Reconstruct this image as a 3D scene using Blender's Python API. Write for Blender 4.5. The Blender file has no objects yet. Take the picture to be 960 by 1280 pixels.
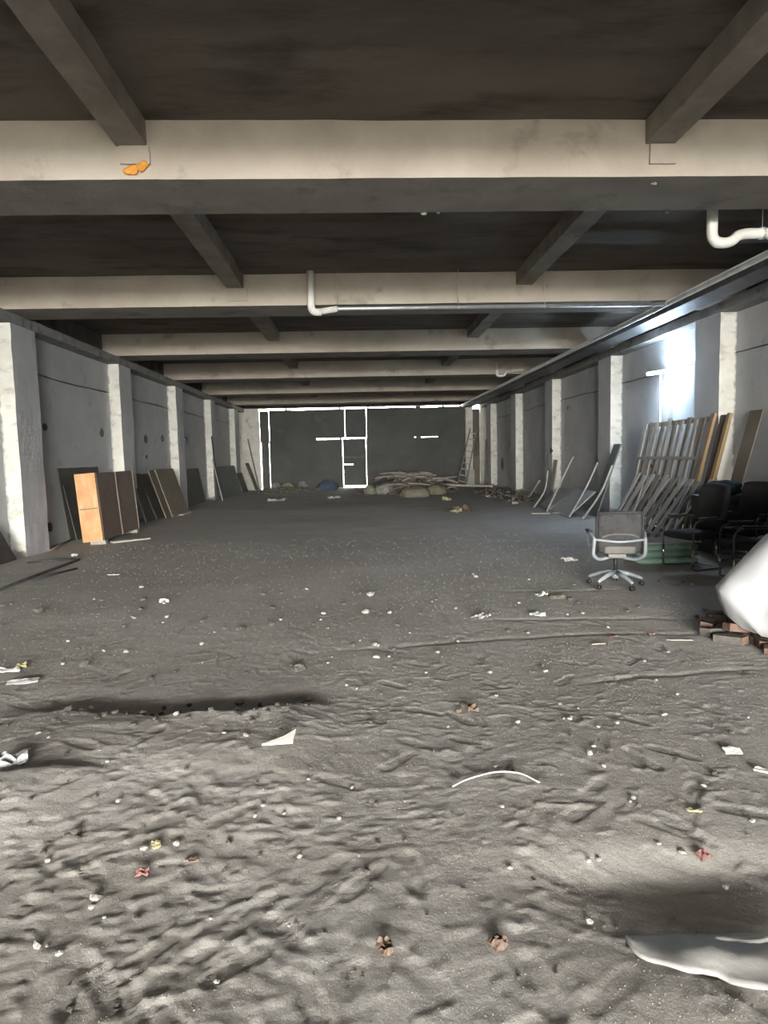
import bpy, bmesh, math, random
import numpy as np
from mathutils import Vector, Matrix, noise as mnoise
random.seed(7)
PI = math.pi
scene = bpy.context.scene
col = scene.collection

# ------------------------------------------------------------------ camera
CAM_H, FPX, YAW, PITCH, ROLL = 1.6, 800.0, 0.0387, 0.0876, -0.0229
CF = Vector((math.sin(YAW)*math.cos(PITCH), math.cos(YAW)*math.cos(PITCH), -math.sin(PITCH)))
_R = Vector((math.cos(YAW), -math.sin(YAW), 0)); _U = _R.cross(CF)
CR = _R*math.cos(ROLL) + _U*math.sin(ROLL); CU = -_R*math.sin(ROLL) + _U*math.cos(ROLL)
CP = Vector((0, 0, CAM_H))
cam_d = bpy.data.cameras.new('camera'); cam_d.sensor_fit = 'HORIZONTAL'; cam_d.sensor_width = 36
cam_d.lens = FPX/960*36; cam_d.clip_end = 300
cam = bpy.data.objects.new('camera', cam_d); col.objects.link(cam)
m = Matrix((CR, CU, -CF)).transposed().to_4x4(); m.translation = CP; cam.matrix_world = m
scene.camera = cam

# ------------------------------------------------------------------ light, exposure
w = bpy.data.worlds.new('overcast_sky'); scene.world = w; w.use_nodes = True
bg = w.node_tree.nodes['Background']; bg.inputs[0].default_value = (1.0, 0.985, 0.95, 1); bg.inputs[1].default_value = 9.5
sd = bpy.data.lights.new('hazy_sun', 'SUN'); sd.energy = 6.2; sd.angle = math.radians(40); sd.color = (1, .97, .91)
sun = bpy.data.objects.new('hazy_sun', sd); col.objects.link(sun); sun.rotation_euler = (math.radians(90-5), 0, math.radians(0))
pd = bpy.data.lights.new('gate_portal', 'AREA'); pd.shape = 'RECTANGLE'; pd.size = 12.6; pd.size_y = 4.6; pd.cycles.is_portal = True
po = bpy.data.objects.new('gate_portal', pd); col.objects.link(po); po.location = (.31, -17.05, 2.3); po.rotation_euler = (PI/2, 0, 0)
vs = scene.view_settings; vs.view_transform = 'Standard'; vs.look = 'None'; vs.gamma = 1; vs.use_curve_mapping = False
vs.exposure = 2.05

# ------------------------------------------------------------------ pixel rays to places in the hall (layout survey)
def ray(u, v): return CF + CR*((u-480)/FPX) - CU*((v-640)/FPX)
def fl(u, v, z=0.0):
    d = ray(u, v); return CP + d*((z-CAM_H)/d.z)
def ony(u, v, Y):
    d = ray(u, v); return CP + d*(Y/d.y)
def onx(u, v, X):
    d = ray(u, v); return CP + d*(X/d.x)

# ------------------------------------------------------------------ materials
MATS = {}
def mk(name, c1, c2=None, scale=2.0, rough=.9, bump=.25, bscale=30, metal=0.0, c3=None, c3scale=6, c3lo=.58, c3hi=.66,
       world=False, stretch=(1, 1, 1), alpha=1, detail=8, bdist=.02, spec=.3):
    if name in MATS: return MATS[name]
    M = bpy.data.materials.new(name); M.use_nodes = True; nt = M.node_tree; N = nt.nodes; L = nt.links
    P = N['Principled BSDF']; P.inputs['Roughness'].default_value = rough; P.inputs['Metallic'].default_value = metal
    P.inputs['Specular IOR Level'].default_value = spec
    if alpha < 1: P.inputs['Alpha'].default_value = alpha
    if world:
        tc = N.new('ShaderNodeNewGeometry'); src = tc.outputs['Position']
    else:
        tc = N.new('ShaderNodeTexCoord'); src = tc.outputs['Object']
    mp = N.new('ShaderNodeMapping'); mp.inputs['Scale'].default_value = stretch; L.new(src, mp.inputs[0]); vec = mp.outputs[0]
    def nz(s, d=detail, r=.6):
        n = N.new('ShaderNodeTexNoise'); n.inputs['Scale'].default_value = s; n.inputs['Detail'].default_value = d
        n.inputs['Roughness'].default_value = r; L.new(vec, n.inputs['Vector']); return n.outputs['Fac']
    c2 = c2 or tuple(x*.8 for x in c1)
    def rp(fac, a, b, lo=.35, hi=.65):
        r = N.new('ShaderNodeValToRGB'); r.color_ramp.elements[0].position = lo; r.color_ramp.elements[1].position = hi
        r.color_ramp.elements[0].color = (*a, 1); r.color_ramp.elements[1].color = (*b, 1); L.new(fac, r.inputs[0]); return r.outputs[0]
    out = rp(nz(scale), c1, c2)
    if c3:
        mx = N.new('ShaderNodeMix'); mx.data_type = 'RGBA'
        L.new(rp(nz(c3scale), (0, 0, 0), (1, 1, 1), c3lo, c3hi), mx.inputs[0]); L.new(out, mx.inputs[6]); mx.inputs[7].default_value = (*c3, 1)
        out = mx.outputs[2]
    L.new(out, P.inputs['Base Color'])
    if bump:
        b = N.new('ShaderNodeBump'); b.inputs['Strength'].default_value = bump; b.inputs['Distance'].default_value = bdist
        L.new(nz(bscale, 10, .65), b.inputs['Height']); L.new(b.outputs[0], P.inputs['Normal'])
    MATS[name] = M; return M
def emit(name, c, s):
    M = bpy.data.materials.new(name); M.use_nodes = True; P = M.node_tree.nodes['Principled BSDF']
    P.inputs['Base Color'].default_value = (1, 1, 1, 1); P.inputs['Emission Color'].default_value = (*c, 1); P.inputs['Emission Strength'].default_value = s
    return M
WALL = mk('grey_concrete_wall', (.41, .418, .428), (.49, .492, .49), 1.1, .9, .3, 22, c3=(.3, .3, .296), c3scale=2.3, c3lo=.6, c3hi=.75, world=True)
PILLAR = mk('grey_painted_pillar', (.41, .416, .427), (.48, .481, .483), 1.6, .85, .25, 25, world=True)
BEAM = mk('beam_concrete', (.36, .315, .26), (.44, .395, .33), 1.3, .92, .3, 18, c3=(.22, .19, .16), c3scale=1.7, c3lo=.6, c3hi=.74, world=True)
BEAMU = mk('dark_beam_underside', (.2, .185, .165), (.26, .24, .215), 1.6, .95, .3, 18, c3=(.13, .12, .105), c3scale=1.7, c3lo=.55, c3hi=.72, world=True)  # darker copy of the beam concrete for the downward faces
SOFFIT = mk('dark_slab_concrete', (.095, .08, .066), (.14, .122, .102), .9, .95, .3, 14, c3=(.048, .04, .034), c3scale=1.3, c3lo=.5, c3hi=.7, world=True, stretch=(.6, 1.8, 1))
RIBM = mk('rib_concrete', (.17, .15, .125), (.26, .235, .2), 2.0, .95, .35, 20, c3=(.12, .08, .055), c3scale=1.6, c3lo=.6, c3hi=.72, world=True)
LEDGE = mk('ledge_concrete', (.20, .195, .185), (.27, .265, .25), 3, .95, .4, 20, c3=(.1, .1, .095), c3scale=5, c3lo=.55, c3hi=.7, world=True)
PALE = mk('pale_lit_pier', (.5, .49, .44), (.62, .61, .55), 2.5, .9, .35, 20, c3=(.3, .29, .26), c3scale=3, c3lo=.58, c3hi=.72, world=True)
SHEET = mk('dark_sheet_metal', (.062, .066, .06), (.085, .088, .08), .8, .75, .1, 10, c3=(.12, .12, .105), c3scale=.9, c3lo=.6, c3hi=.8, world=True)
PVC = mk('white_pvc', (.72, .71, .66), (.62, .61, .56), 4, .45, .05, 20, c3=(.45, .42, .36), c3scale=9, c3lo=.62, c3hi=.75)
GALV = mk('galvanised_steel', (.42, .43, .43), (.55, .56, .56), 6, .38, .05, 30, metal=.7)
DARKMET = mk('dark_metal', (.05, .05, .052), (.09, .09, .09), 6, .5, .1, 30, metal=.5)
CHROME = mk('chrome', (.7, .7, .7), (.6, .6, .6), 6, .15, 0, 30, metal=1)
SILVER = mk('silver_grey_plastic', (.2, .225, .24), (.27, .29, .3), 6, .4, .03, 40, spec=.5)
BLACKF = mk('black_fabric', (.012, .012, .013), (.022, .022, .022), 5, .85, .2, 200, bdist=.003)
BLACKP = mk('black_plastic', (.015, .015, .016), (.03, .03, .03), 5, .5, .05, 60)
MESHF = mk('grey_mesh_fabric', (.035, .035, .036), (.06, .06, .058), 9, .85, .15, 150, alpha=.86, bdist=.003)
OLDWOOD = mk('weathered_grey_wood', (.28, .255, .225), (.4, .37, .33), 3, .9, .35, 12, c3=(.14, .115, .095), c3scale=4, stretch=(5, 5, .7))
OLDWOOD2 = mk('weathered_brown_wood', (.13, .105, .085), (.23, .19, .155), 3, .9, .35, 12, c3=(.1, .075, .06), c3scale=4, stretch=(5, 5, .7))
YELWOOD = mk('yellow_timber', (.3, .2, .095), (.37, .26, .14), 3, .8, .25, 12, c3=(.25, .16, .08), c3scale=4, stretch=(5, 5, .7))
PALEWOOD = mk('pale_timber', (.34, .315, .27), (.43, .405, .35), 3, .85, .2, 15, stretch=(4, 4, .7))
PLY = mk('orange_plywood', (.52, .235, .10), (.62, .37, .19), 3.2, .6, .12, 20, c3=(.68, .5, .33), c3scale=3.4, c3lo=.57, c3hi=.74, stretch=(1.4, 1, .9))
BROWNLAM = mk('brown_laminate', (.12, .088, .066), (.15, .115, .09), 3, .55, .08, 20)
BROWNBOARD = mk('olive_brown_board', (.15, .13, .095), (.2, .175, .13), 2, .75, .15, 14)
DARKBOARD = mk('dark_board', (.055, .05, .045), (.085, .08, .072), 2, .7, .15, 14)
OLIVE = mk('dark_olive_sheet', (.075, .075, .06), (.1, .1, .08), 2, .7, .1, 14)
GREENGREY = mk('green_grey_sheet', (.12, .135, .125), (.15, .165, .155), 2, .7, .1, 14)
GREYSHEET = mk('grey_sheet', (.33, .335, .325), (.4, .4, .39), 2, .7, .15, 14)
EDGE = mk('pale_edge_strip', (.36, .31, .23), (.42, .37, .3), 4, .6, .05, 20)
GREENSACK = mk('green_woven_plastic', (.13, .22, .16), (.2, .3, .24), 9, .5, .25, 120, c3=(.3, .34, .3), c3scale=5, c3lo=.52, c3hi=.68, bdist=.006)
PADG = mk('dusty_grey_pad', (.1, .095, .088), (.14, .135, .125), 8, .9, .2, 60)
DUST = mk('dusty_grey_top', (.2, .185, .165), (.27, .25, .225), 4, .95, .3, 40)
WHITEBAG = mk('white_woven_bag', (.5, .51, .52), (.6, .6, .6), 3, .6, .2, 90, bdist=.006)
BRICK = mk('red_brown_brick', (.12, .075, .055), (.17, .115, .09), 6, .95, .4, 40)
CRUMB = mk('dirt_crumb', (.15, .141, .127), (.21, .199, .18), 3, .95, .3, 60)
STONE = mk('pale_stone', (.29, .278, .255), (.42, .405, .375), 20, .9, .4, 60)
CLOD = mk('grey_clod', (.085, .079, .071), (.14, .131, .118), 20, .95, .5, 60)
PAPER = mk('white_scrap', (.5, .49, .46), (.6, .59, .56), 15, .8, .2, 50)
TILEW = mk('white_tile_scrap', (.62, .6, .54), (.7, .69, .63), 12, .5, .1, 50)
REDP = mk('red_scrap', (.16, .06, .055), (.24, .14, .125), 25, .7, .2, 60)
ORANGEP = mk('orange_scrap', (.1, .062, .042), (.15, .115, .09), 25, .8, .3, 60)
YELP = mk('yellow_scrap', (.3, .27, .11), (.38, .35, .22), 15, .8, .3, 40)
BLUEBAG = mk('dark_blue_sack', (.035, .05, .085), (.06, .08, .12), 6, .7, .3, 40)
TEAL = mk('dark_teal_cloth', (.01, .03, .035), (.02, .045, .05), 6, .9, .3, 60)
GREYSACK = mk('grey_sack', (.17, .17, .16), (.24, .235, .22), 6, .85, .4, 30)
TANSACK = mk('dull_tan_sack', (.14, .13, .09), (.2, .185, .135), 6, .85, .4, 30)
FOAM = mk('orange_foam', (.62, .26, .04), (.7, .34, .08), 20, .9, .5, 60)
RUBBLE = mk('dark_rubble', (.07, .066, .06), (.17, .155, .13), 8, .95, .5, 40, c3=(.2, .19, .1), c3scale=4)
PLASTIC = mk('dusty_plastic_sheet', (.24, .235, .222), (.33, .325, .31), 5, .45, .15, 25)

# pale front face of a pillar: ragged grey edge towards the wall, grey foot
def pale_front():
    M = bpy.data.materials.new('pale_pillar_front'); M.use_nodes = True; nt = M.node_tree; N = nt.nodes; L = nt.links
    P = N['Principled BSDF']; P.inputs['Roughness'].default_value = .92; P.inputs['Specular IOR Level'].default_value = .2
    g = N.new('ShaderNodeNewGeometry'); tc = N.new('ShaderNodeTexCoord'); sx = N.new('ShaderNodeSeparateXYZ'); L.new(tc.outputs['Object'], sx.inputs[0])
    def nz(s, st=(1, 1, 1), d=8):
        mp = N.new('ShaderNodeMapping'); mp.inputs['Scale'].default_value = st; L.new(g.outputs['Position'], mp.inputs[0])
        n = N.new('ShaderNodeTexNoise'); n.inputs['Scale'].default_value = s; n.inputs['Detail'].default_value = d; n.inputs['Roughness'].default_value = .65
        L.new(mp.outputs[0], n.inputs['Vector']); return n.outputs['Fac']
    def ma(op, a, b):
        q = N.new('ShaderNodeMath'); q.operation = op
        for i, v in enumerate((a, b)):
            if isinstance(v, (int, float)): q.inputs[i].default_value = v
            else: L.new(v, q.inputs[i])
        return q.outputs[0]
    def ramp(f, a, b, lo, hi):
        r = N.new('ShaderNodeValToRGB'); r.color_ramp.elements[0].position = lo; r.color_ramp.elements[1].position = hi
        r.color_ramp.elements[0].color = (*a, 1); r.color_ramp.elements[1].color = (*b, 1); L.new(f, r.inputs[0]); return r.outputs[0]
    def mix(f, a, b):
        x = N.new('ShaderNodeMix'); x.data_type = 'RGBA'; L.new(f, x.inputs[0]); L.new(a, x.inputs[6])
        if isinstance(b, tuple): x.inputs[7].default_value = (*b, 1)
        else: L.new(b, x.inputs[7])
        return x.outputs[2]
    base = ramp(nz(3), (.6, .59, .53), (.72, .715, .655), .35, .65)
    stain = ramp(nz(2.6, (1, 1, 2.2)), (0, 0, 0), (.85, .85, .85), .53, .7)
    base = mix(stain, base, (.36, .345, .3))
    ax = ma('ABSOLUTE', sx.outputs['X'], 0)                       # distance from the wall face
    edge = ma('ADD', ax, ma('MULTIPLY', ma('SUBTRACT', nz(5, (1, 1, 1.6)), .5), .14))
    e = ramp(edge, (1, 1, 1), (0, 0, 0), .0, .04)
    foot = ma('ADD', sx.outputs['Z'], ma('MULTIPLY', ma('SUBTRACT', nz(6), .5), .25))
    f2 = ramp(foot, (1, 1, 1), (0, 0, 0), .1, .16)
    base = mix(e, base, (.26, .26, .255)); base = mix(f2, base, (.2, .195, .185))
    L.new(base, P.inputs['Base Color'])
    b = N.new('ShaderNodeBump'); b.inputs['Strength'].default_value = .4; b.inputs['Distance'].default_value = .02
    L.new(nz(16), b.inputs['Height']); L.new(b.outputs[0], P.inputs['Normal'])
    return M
WHITE = pale_front()
def dirt():
    M = bpy.data.materials.new('trodden_dirt'); M.use_nodes = True; nt = M.node_tree; N = nt.nodes; L = nt.links
    P = N['Principled BSDF']; P.inputs['Roughness'].default_value = .95; P.inputs['Specular IOR Level'].default_value = .15
    g = N.new('ShaderNodeNewGeometry')
    def nz(s, st=(1, 1, 1), d=8, r=.6):
        mp = N.new('ShaderNodeMapping'); mp.inputs['Scale'].default_value = st; L.new(g.outputs['Position'], mp.inputs[0])
        n = N.new('ShaderNodeTexNoise'); n.inputs['Scale'].default_value = s; n.inputs['Detail'].default_value = d; n.inputs['Roughness'].default_value = r
        L.new(mp.outputs[0], n.inputs['Vector']); return n.outputs['Fac']
    def ramp(f, a, b, lo, hi):
        r = N.new('ShaderNodeValToRGB'); r.color_ramp.elements[0].position = lo; r.color_ramp.elements[1].position = hi
        r.color_ramp.elements[0].color = (*a, 1); r.color_ramp.elements[1].color = (*b, 1); L.new(f, r.inputs[0]); return r.outputs[0]
    def mix(f, a, b, fac=None):
        x = N.new('ShaderNodeMix'); x.data_type = 'RGBA'; L.new(f, x.inputs[0]); L.new(a, x.inputs[6])
        if isinstance(b, tuple): x.inputs[7].default_value = (*b, 1)
        else: L.new(b, x.inputs[7])
        return x.outputs[2]
    base = ramp(nz(.55, (1, 1.6, 1)), (.385, .362, .328), (.45, .435, .41), .38, .62)
    base = mix(ramp(nz(4.0), (0, 0, 0), (.55, .55, .55), .5, .72), base, (.325, .302, .27))
    base = mix(ramp(nz(26, d=10, r=.7), (0, 0, 0), (.6, .6, .6), .5, .72), base, (.52, .505, .47))
    base = mix(ramp(nz(70, d=6, r=.7), (0, 0, 0), (.5, .5, .5), .52, .7), base, (.27, .253, .225))
    L.new(base, P.inputs['Base Color'])
    b = N.new('ShaderNodeBump'); b.inputs['Strength'].default_value = .7; b.inputs['Distance'].default_value = .012
    L.new(nz(45, d=12, r=.75), b.inputs['Height']); L.new(b.outputs[0], P.inputs['Normal'])
    return M
DIRT = dirt()

# ------------------------------------------------------------------ mesh helpers
def obj(name, bm, mat, parent=None, smooth=False, kind=None):
    me = bpy.data.meshes.new(name)
    bmesh.ops.recalc_face_normals(bm, faces=bm.faces)
    bm.to_mesh(me); bm.free()
    for mm in (mat if isinstance(mat, (list, tuple)) else [mat]): me.materials.append(mm)
    if smooth:
        for p in me.polygons: p.use_smooth = True
    o = bpy.data.objects.new(name, me); col.objects.link(o)
    if parent: o.parent = parent
    if kind: o['kind'] = kind
    return o
def tag(o, label, cat, group=None, kind=None):
    o['label'] = label; o['category'] = cat
    if group: o['group'] = group
    if kind: o['kind'] = kind
    return o
def empty(name, loc=(0, 0, 0), rot=(0, 0, 0)):
    e = bpy.data.objects.new(name, None); col.objects.link(e); e.empty_display_size = .1
    e.location = loc; e.rotation_euler = rot; return e
def copy_tree(o, parent=None):
    c = o.copy(); col.objects.link(c)
    if parent is not None: c.parent = parent
    for ch in list(o.children): copy_tree(ch, c)
    return c
def box(bm, c, s, M=None, bev=0, mi=0):
    r = bmesh.ops.create_cube(bm, size=1); vs_ = r['verts']
    bmesh.ops.scale(bm, vec=s, verts=vs_)
    if bev:
        es = list({e for v in vs_ for e in v.link_edges})
        rb = bmesh.ops.bevel(bm, geom=es, offset=bev, segments=2, affect='EDGES', profile=.5); vs_ = rb['verts']
        vs_ = list({v for f in rb['faces'] for v in f.verts} | set(vs_))
    if M is not None: bmesh.ops.transform(bm, matrix=M, verts=vs_)
    bmesh.ops.translate(bm, vec=c, verts=vs_)
    if mi:
        for f in {f for v in vs_ for f in v.link_faces}: f.material_index = mi
    return vs_
def B(c, s, M=None, bev=0):
    bm = bmesh.new(); box(bm, c, s, M, bev); return bm
def span(a, b, wd, th, bev=0, up=Vector((0, 0, 1))):
    """a bar of section wd x th from a to b, in a new bmesh (local z along the bar)"""
    a = Vector(a); b = Vector(b); z = (b-a).normalized(); x = up.cross(z)
    if x.length < 1e-4: x = Vector((1, 0, 0))
    x.normalize(); y = z.cross(x)
    return Matrix((x, y, z)).transposed().to_4x4(), (a+b)/2, (wd, th, (b-a).length)
def bar(name, a, b, wd, th, mat, parent=None, bev=.004, up=Vector((0, 0, 1)), jit=0):
    """a bar object whose local z runs along it (so wood grain follows it)"""
    R, c, s = span(a, b, wd, th, bev, up)
    bm = B((0, 0, 0), s, None, min(bev, wd*.3, th*.3))
    if jit:
        for v in bm.verts: v.co += Vector((random.uniform(-jit, jit), random.uniform(-jit, jit), random.uniform(-jit, jit)*2))
    o = obj(name, bm, mat, parent); R.translation = c; o.matrix_local = R; return o
def tube(bm, pts, r, n=10, cap=True):
    pts = [Vector(p) for p in pts]; rings = []; prev = None
    for i, p in enumerate(pts):
        t = (pts[min(i+1, len(pts)-1)]-pts[max(i-1, 0)]).normalized()
        x = (prev if prev is not None else (Vector((0, 0, 1)) if abs(t.z) < .9 else Vector((1, 0, 0))))
        x = (x-t*x.dot(t)).normalized(); prev = x; y = t.cross(x)
        rr = r[i] if isinstance(r, (list, tuple)) else r
        rings.append([bm.verts.new(p+(x*math.cos(2*PI*k/n)+y*math.sin(2*PI*k/n))*rr) for k in range(n)])
    for a, b in zip(rings, rings[1:]):
        for k in range(n): bm.faces.new((a[k], a[(k+1) % n], b[(k+1) % n], b[k]))
    if cap: bm.faces.new(rings[0][::-1]); bm.faces.new(rings[-1])
    return bm
def T(pts, r, n=10): return tube(bmesh.new(), pts, r, n)
def bez(pts, n=8):
    """smooth a polyline (Catmull-Rom)"""
    P = [Vector(p) for p in pts]; P = [P[0]*2-P[1]]+P+[P[-1]*2-P[-2]]; out = []
    for i in range(1, len(P)-2):
        for k in range(n):
            t = k/n; a, b, c, d = P[i-1:i+3]
            out.append(.5*((2*b)+(c-a)*t+(2*a-5*b+4*c-d)*t*t+(3*b-a-3*c+d)*t**3))
    return out+[P[-2]]
def rough_box(c, s, cell=.25, jit=.006, mi_fn=None):
    """subdivided box with uneven faces, as cast concrete"""
    bm = bmesh.new(); sx, sy, sz = s; n = [max(1, int(round(a/cell))) for a in s]; V = {}
    def vert(i, j, k):
        key = (i, j, k)
        if key not in V:
            p = Vector((c[0]-sx/2+sx*i/n[0], c[1]-sy/2+sy*j/n[1], c[2]-sz/2+sz*k/n[2]))
            q = mnoise.noise_vector(p*3.1)*jit + mnoise.noise_vector(p*9)*jit*.5
            V[key] = bm.verts.new(p+q)
        return V[key]
    for ax in range(3):
        a, b = [q for q in range(3) if q != ax]
        for side in (0, n[ax]):
            for i in range(n[a]):
                for j in range(n[b]):
                    def kk(p, q):
                        t = [0, 0, 0]; t[ax] = side; t[a] = p; t[b] = q; return vert(*t)
                    f = bm.faces.new((kk(i, j), kk(i+1, j), kk(i+1, j+1), kk(i, j+1)))
                    if mi_fn: f.material_index = mi_fn(ax, side > 0)
    return bm

# ------------------------------------------------------------------ floor of trodden dirt
def _h(ix, iy, s):
    n = (ix*374761393 + iy*668265263 + s*1274126177) & 0x7fffffff
    n = ((n ^ (n >> 13))*1274126177) & 0x7fffffff
    return ((n ^ (n >> 16)) & 0xffff)/65535.0
def vn(x, y, s=0):
    ix = np.floor(x).astype(np.int64); iy = np.floor(y).astype(np.int64); fx = x-ix; fy = y-iy
    fx = fx*fx*fx*(fx*(fx*6-15)+10); fy = fy*fy*fy*(fy*(fy*6-15)+10)
    a = _h(ix, iy, s); b = _h(ix+1, iy, s); c = _h(ix, iy+1, s); d = _h(ix+1, iy+1, s)
    return (a+(b-a)*fx)*(1-fy)+(c+(d-c)*fx)*fy-.5
def sst(a, b, t):
    t = np.clip((t-a)/(b-a), 0, 1); return t*t*(3-2*t)
PRINTS = []
_rp = random.Random(11)
for _ in range(190):
    d = 1.7+4.8*_rp.random()**1.3; PRINTS.append((_rp.uniform(-.62, .62)*d+.05, d, _rp.uniform(-1.1, 1.1)+(PI if _rp.random() < .4 else 0), _rp.uniform(.0015, .0045)))
def height(x, y):
    x = np.asarray(x, float); y = np.asarray(y, float)
    wx = x+.25*vn(x*1.7, y*1.7, 3); wy = y+.25*vn(x*1.7, y*1.7, 4)
    near = 1-sst(4.5, 10, y); lf = np.clip(1-np.hypot((x+1.0)/2.4, (y-2.7)/1.9), 0, 1)
    z = .03*vn(x*.4, y*.4, 1)+.006*vn(wx*1.6, wy*1.6, 2)
    z = z+(.2+.8*near)*(.002*vn(wx*3, wy*3, 5)+.0014*vn(wx*11, wy*11, 6)+.0016*vn(wx*23, wy*23, 7))
    z = z+near*.0016*vn(wx*47, wy*47, 8)
    cl = np.clip(vn(wx*12, wy*17, 9)+.6*vn(wx*31, wy*37, 10)-.25, 0, .25); z = z+near*.016*cl
    z = z+lf*(.005*vn(wx*4, wy*5, 12)+.02*np.clip(vn(wx*11, wy*16, 13)-.12, 0, .25)+.016*np.clip(vn(wx*23+9, wy*31, 19)-.15, 0, .25)+.003*vn(wx*55, wy*60, 23))
    # crusted hump on the left that breaks off along its far edge
    ex = 4.02+.16*np.sin(x*2.1+.6)-.10*(x+.9)**2*.8+.10*vn(x*5, y*0+3.3, 14)+.06*vn(x*17, y*0+3.3, 24)
    hump = sst(2.2, 3.75, y)*(1-sst(ex-.03, ex+.16, y))*sst(-2.5, -1.5, x)*(1-sst(-.55, -.1, x))
    z = z+.06*hump*(1+.5*vn(x*3, y*3, 15))-.03*np.exp(-((y-ex-.28)/.16)**2)*sst(-2.6, -1.6, x)*(1-sst(-.6, -.1, x))
    e2 = 3.05+.1*np.sin(x*3)+.05*vn(x*7, y*0+1.3, 16)
    z = z+.04*sst(2.4, 2.95, y)*(1-sst(e2, e2+.1, y))*(1-sst(-1.7, -1.25, x))
    # hollow on the right in front, with the half-buried sheet
    z = z-.05*np.exp(-(((x-1.12)/.45)**2+((y-2.25)/.13)**2))-.03*np.exp(-(((x-1.1)/.42)**2+((y-2.02)/.2)**2))
    # ruts across the hall
    for yy, x0, x1 in ((5.35, -.2, 3.3), (5.9, 1.2, 3.6), (4.3, 1.6, 2.8), (7.3, 1.6, 3.0)):
        z = z-.008*np.exp(-((y-yy-.12*np.sin(x*1.3+yy)-.06*vn(x*4, y*0, int(yy*7)))/.035)**2)*sst(x0-.3, x0+.3, x)*(1-sst(x1-.3, x1+.3, x))
    # drifts of dust along the walls
    z = z+.10*np.exp(-((x+6.05)/.35)**2)*(.6+vn(x*2, y*1.2, 17))+.10*np.exp(-((x-6.65)/.35)**2)*(.6+vn(x*2, y*1.2, 18))
    return z-.0
def hz(x, y): return float(height(np.array([x]), np.array([y]))[0])
def prints(X, Y, Z):
    for px, py, a, dp in PRINTS:
        i0, i1 = np.searchsorted(Y[:, 0], [py-.2, py+.2]); j0, j1 = np.searchsorted(X[0], [px-.2, px+.2])
        x = X[i0:i1, j0:j1]-px; y = Y[i0:i1, j0:j1]-py
        u = x*math.cos(a)+y*math.sin(a); v = -x*math.sin(a)+y*math.cos(a)
        wd = .048*(1-.25*np.cos(v*20+.5)); r = np.hypot(u/wd, v/.145)
        inside = 1-sst(.8, 1.0, r)
        Z[i0:i1, j0:j1] += -dp*inside+dp*.45*np.exp(-((r-1.1)/.12)**2)+dp*.38*inside*np.sin(np.hypot(u, v+.12)*260)
def axis(parts):
    out = []
    for a, b, s in parts: out += list(np.arange(a, b-1e-6, s))
    return np.array(out+[parts[-1][1]])
XS = axis([(-6.1, -2.6, .05), (-2.6, 2.6, .0125), (2.6, 6.7, .045)])
YS = axis([(-17.2, 1.2, .3), (1.2, 4.8, .0125), (4.8, 9, .028), (9, 16, .06), (16, 33.4, .14)])
GX, GY = np.meshgrid(XS, YS); GZ = height(GX, GY); prints(GX, GY, GZ)
ny, nx = GX.shape
me = bpy.data.meshes.new('floor'); me.vertices.add(nx*ny); me.vertices.foreach_set('co', np.stack([GX, GY, GZ], -1).astype(np.float32).ravel())
ii = np.arange((ny-1)*(nx-1)); r_ = ii//(nx-1); c_ = ii % (nx-1); v0 = r_*nx+c_
quads = np.stack([v0, v0+1, v0+nx+1, v0+nx], -1).astype(np.int32)
me.loops.add(quads.size); me.loops.foreach_set('vertex_index', quads.ravel()); me.polygons.add(len(quads))
me.polygons.foreach_set('loop_start', np.arange(0, quads.size, 4, dtype=np.int32)); me.polygons.foreach_set('loop_total', np.full(len(quads), 4, np.int32))
me.polygons.foreach_set('use_smooth', np.ones(len(quads), bool)); me.update(calc_edges=True); me.materials.append(DIRT)
floor = bpy.data.objects.new('floor', me); col.objects.link(floor); floor['kind'] = 'structure'
def gz(x, y):
    j = int(np.clip(np.searchsorted(XS, x), 1, nx-1)); i = int(np.clip(np.searchsorted(YS, y), 1, ny-1))
    return float(GZ[i-1:i+1, j-1:j+1].mean())
YARD = mk('yard_concrete', (.42, .41, .38), (.5, .49, .45), .5, .95, .2, 10, world=True)
g1 = obj('ground', B((0, 48, -.2), (60, 29, .3)), YARD, kind='structure'); g2 = obj('ground', B((0, -37, -.2), (80, 39.6, .3)), YARD, kind='structure')

# ------------------------------------------------------------------ hall shell
XL, XR, XWL, XWR = -5.69, 6.32, -5.96, 6.62
H, SL, BW, D0, BAY, YB, YF = 4.1, 4.6, .82, 6.02, 4.814, 33.0, -17.0
BEAMY = [D0+BAY*k for k in range(-4, 6)]
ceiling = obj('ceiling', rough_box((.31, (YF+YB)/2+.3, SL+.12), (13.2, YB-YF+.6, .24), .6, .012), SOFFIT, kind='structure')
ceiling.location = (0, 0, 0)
for y in BEAMY:
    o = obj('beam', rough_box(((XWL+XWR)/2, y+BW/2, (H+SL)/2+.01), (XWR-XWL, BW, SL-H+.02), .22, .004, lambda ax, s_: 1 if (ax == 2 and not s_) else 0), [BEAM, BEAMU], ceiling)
for k in range(len(BEAMY)):
    y0 = BEAMY[k]+BW; y1 = BEAMY[k+1] if k+1 < len(BEAMY) else YB
    for x in (-1.93, 2.84):
        obj('rib', rough_box((x, (y0+y1)/2, SL-.1), (.27, y1-y0+.02, .23), .2, .01), RIBM, ceiling)
def lump(c, s, seed, amp=.35, sub=2):
    bm = bmesh.new(); bmesh.ops.create_icosphere(bm, subdivisions=sub, radius=1)
    for v in bm.verts:
        n = mnoise.noise(v.co*1.6+Vector((seed*7.3, seed*1.1, 0))); v.co *= 1+amp*n
        v.co = Vector((v.co.x*s[0]+c[0], v.co.y*s[1]+c[1], v.co.z*s[2]+c[2]))
    return bm
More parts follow.
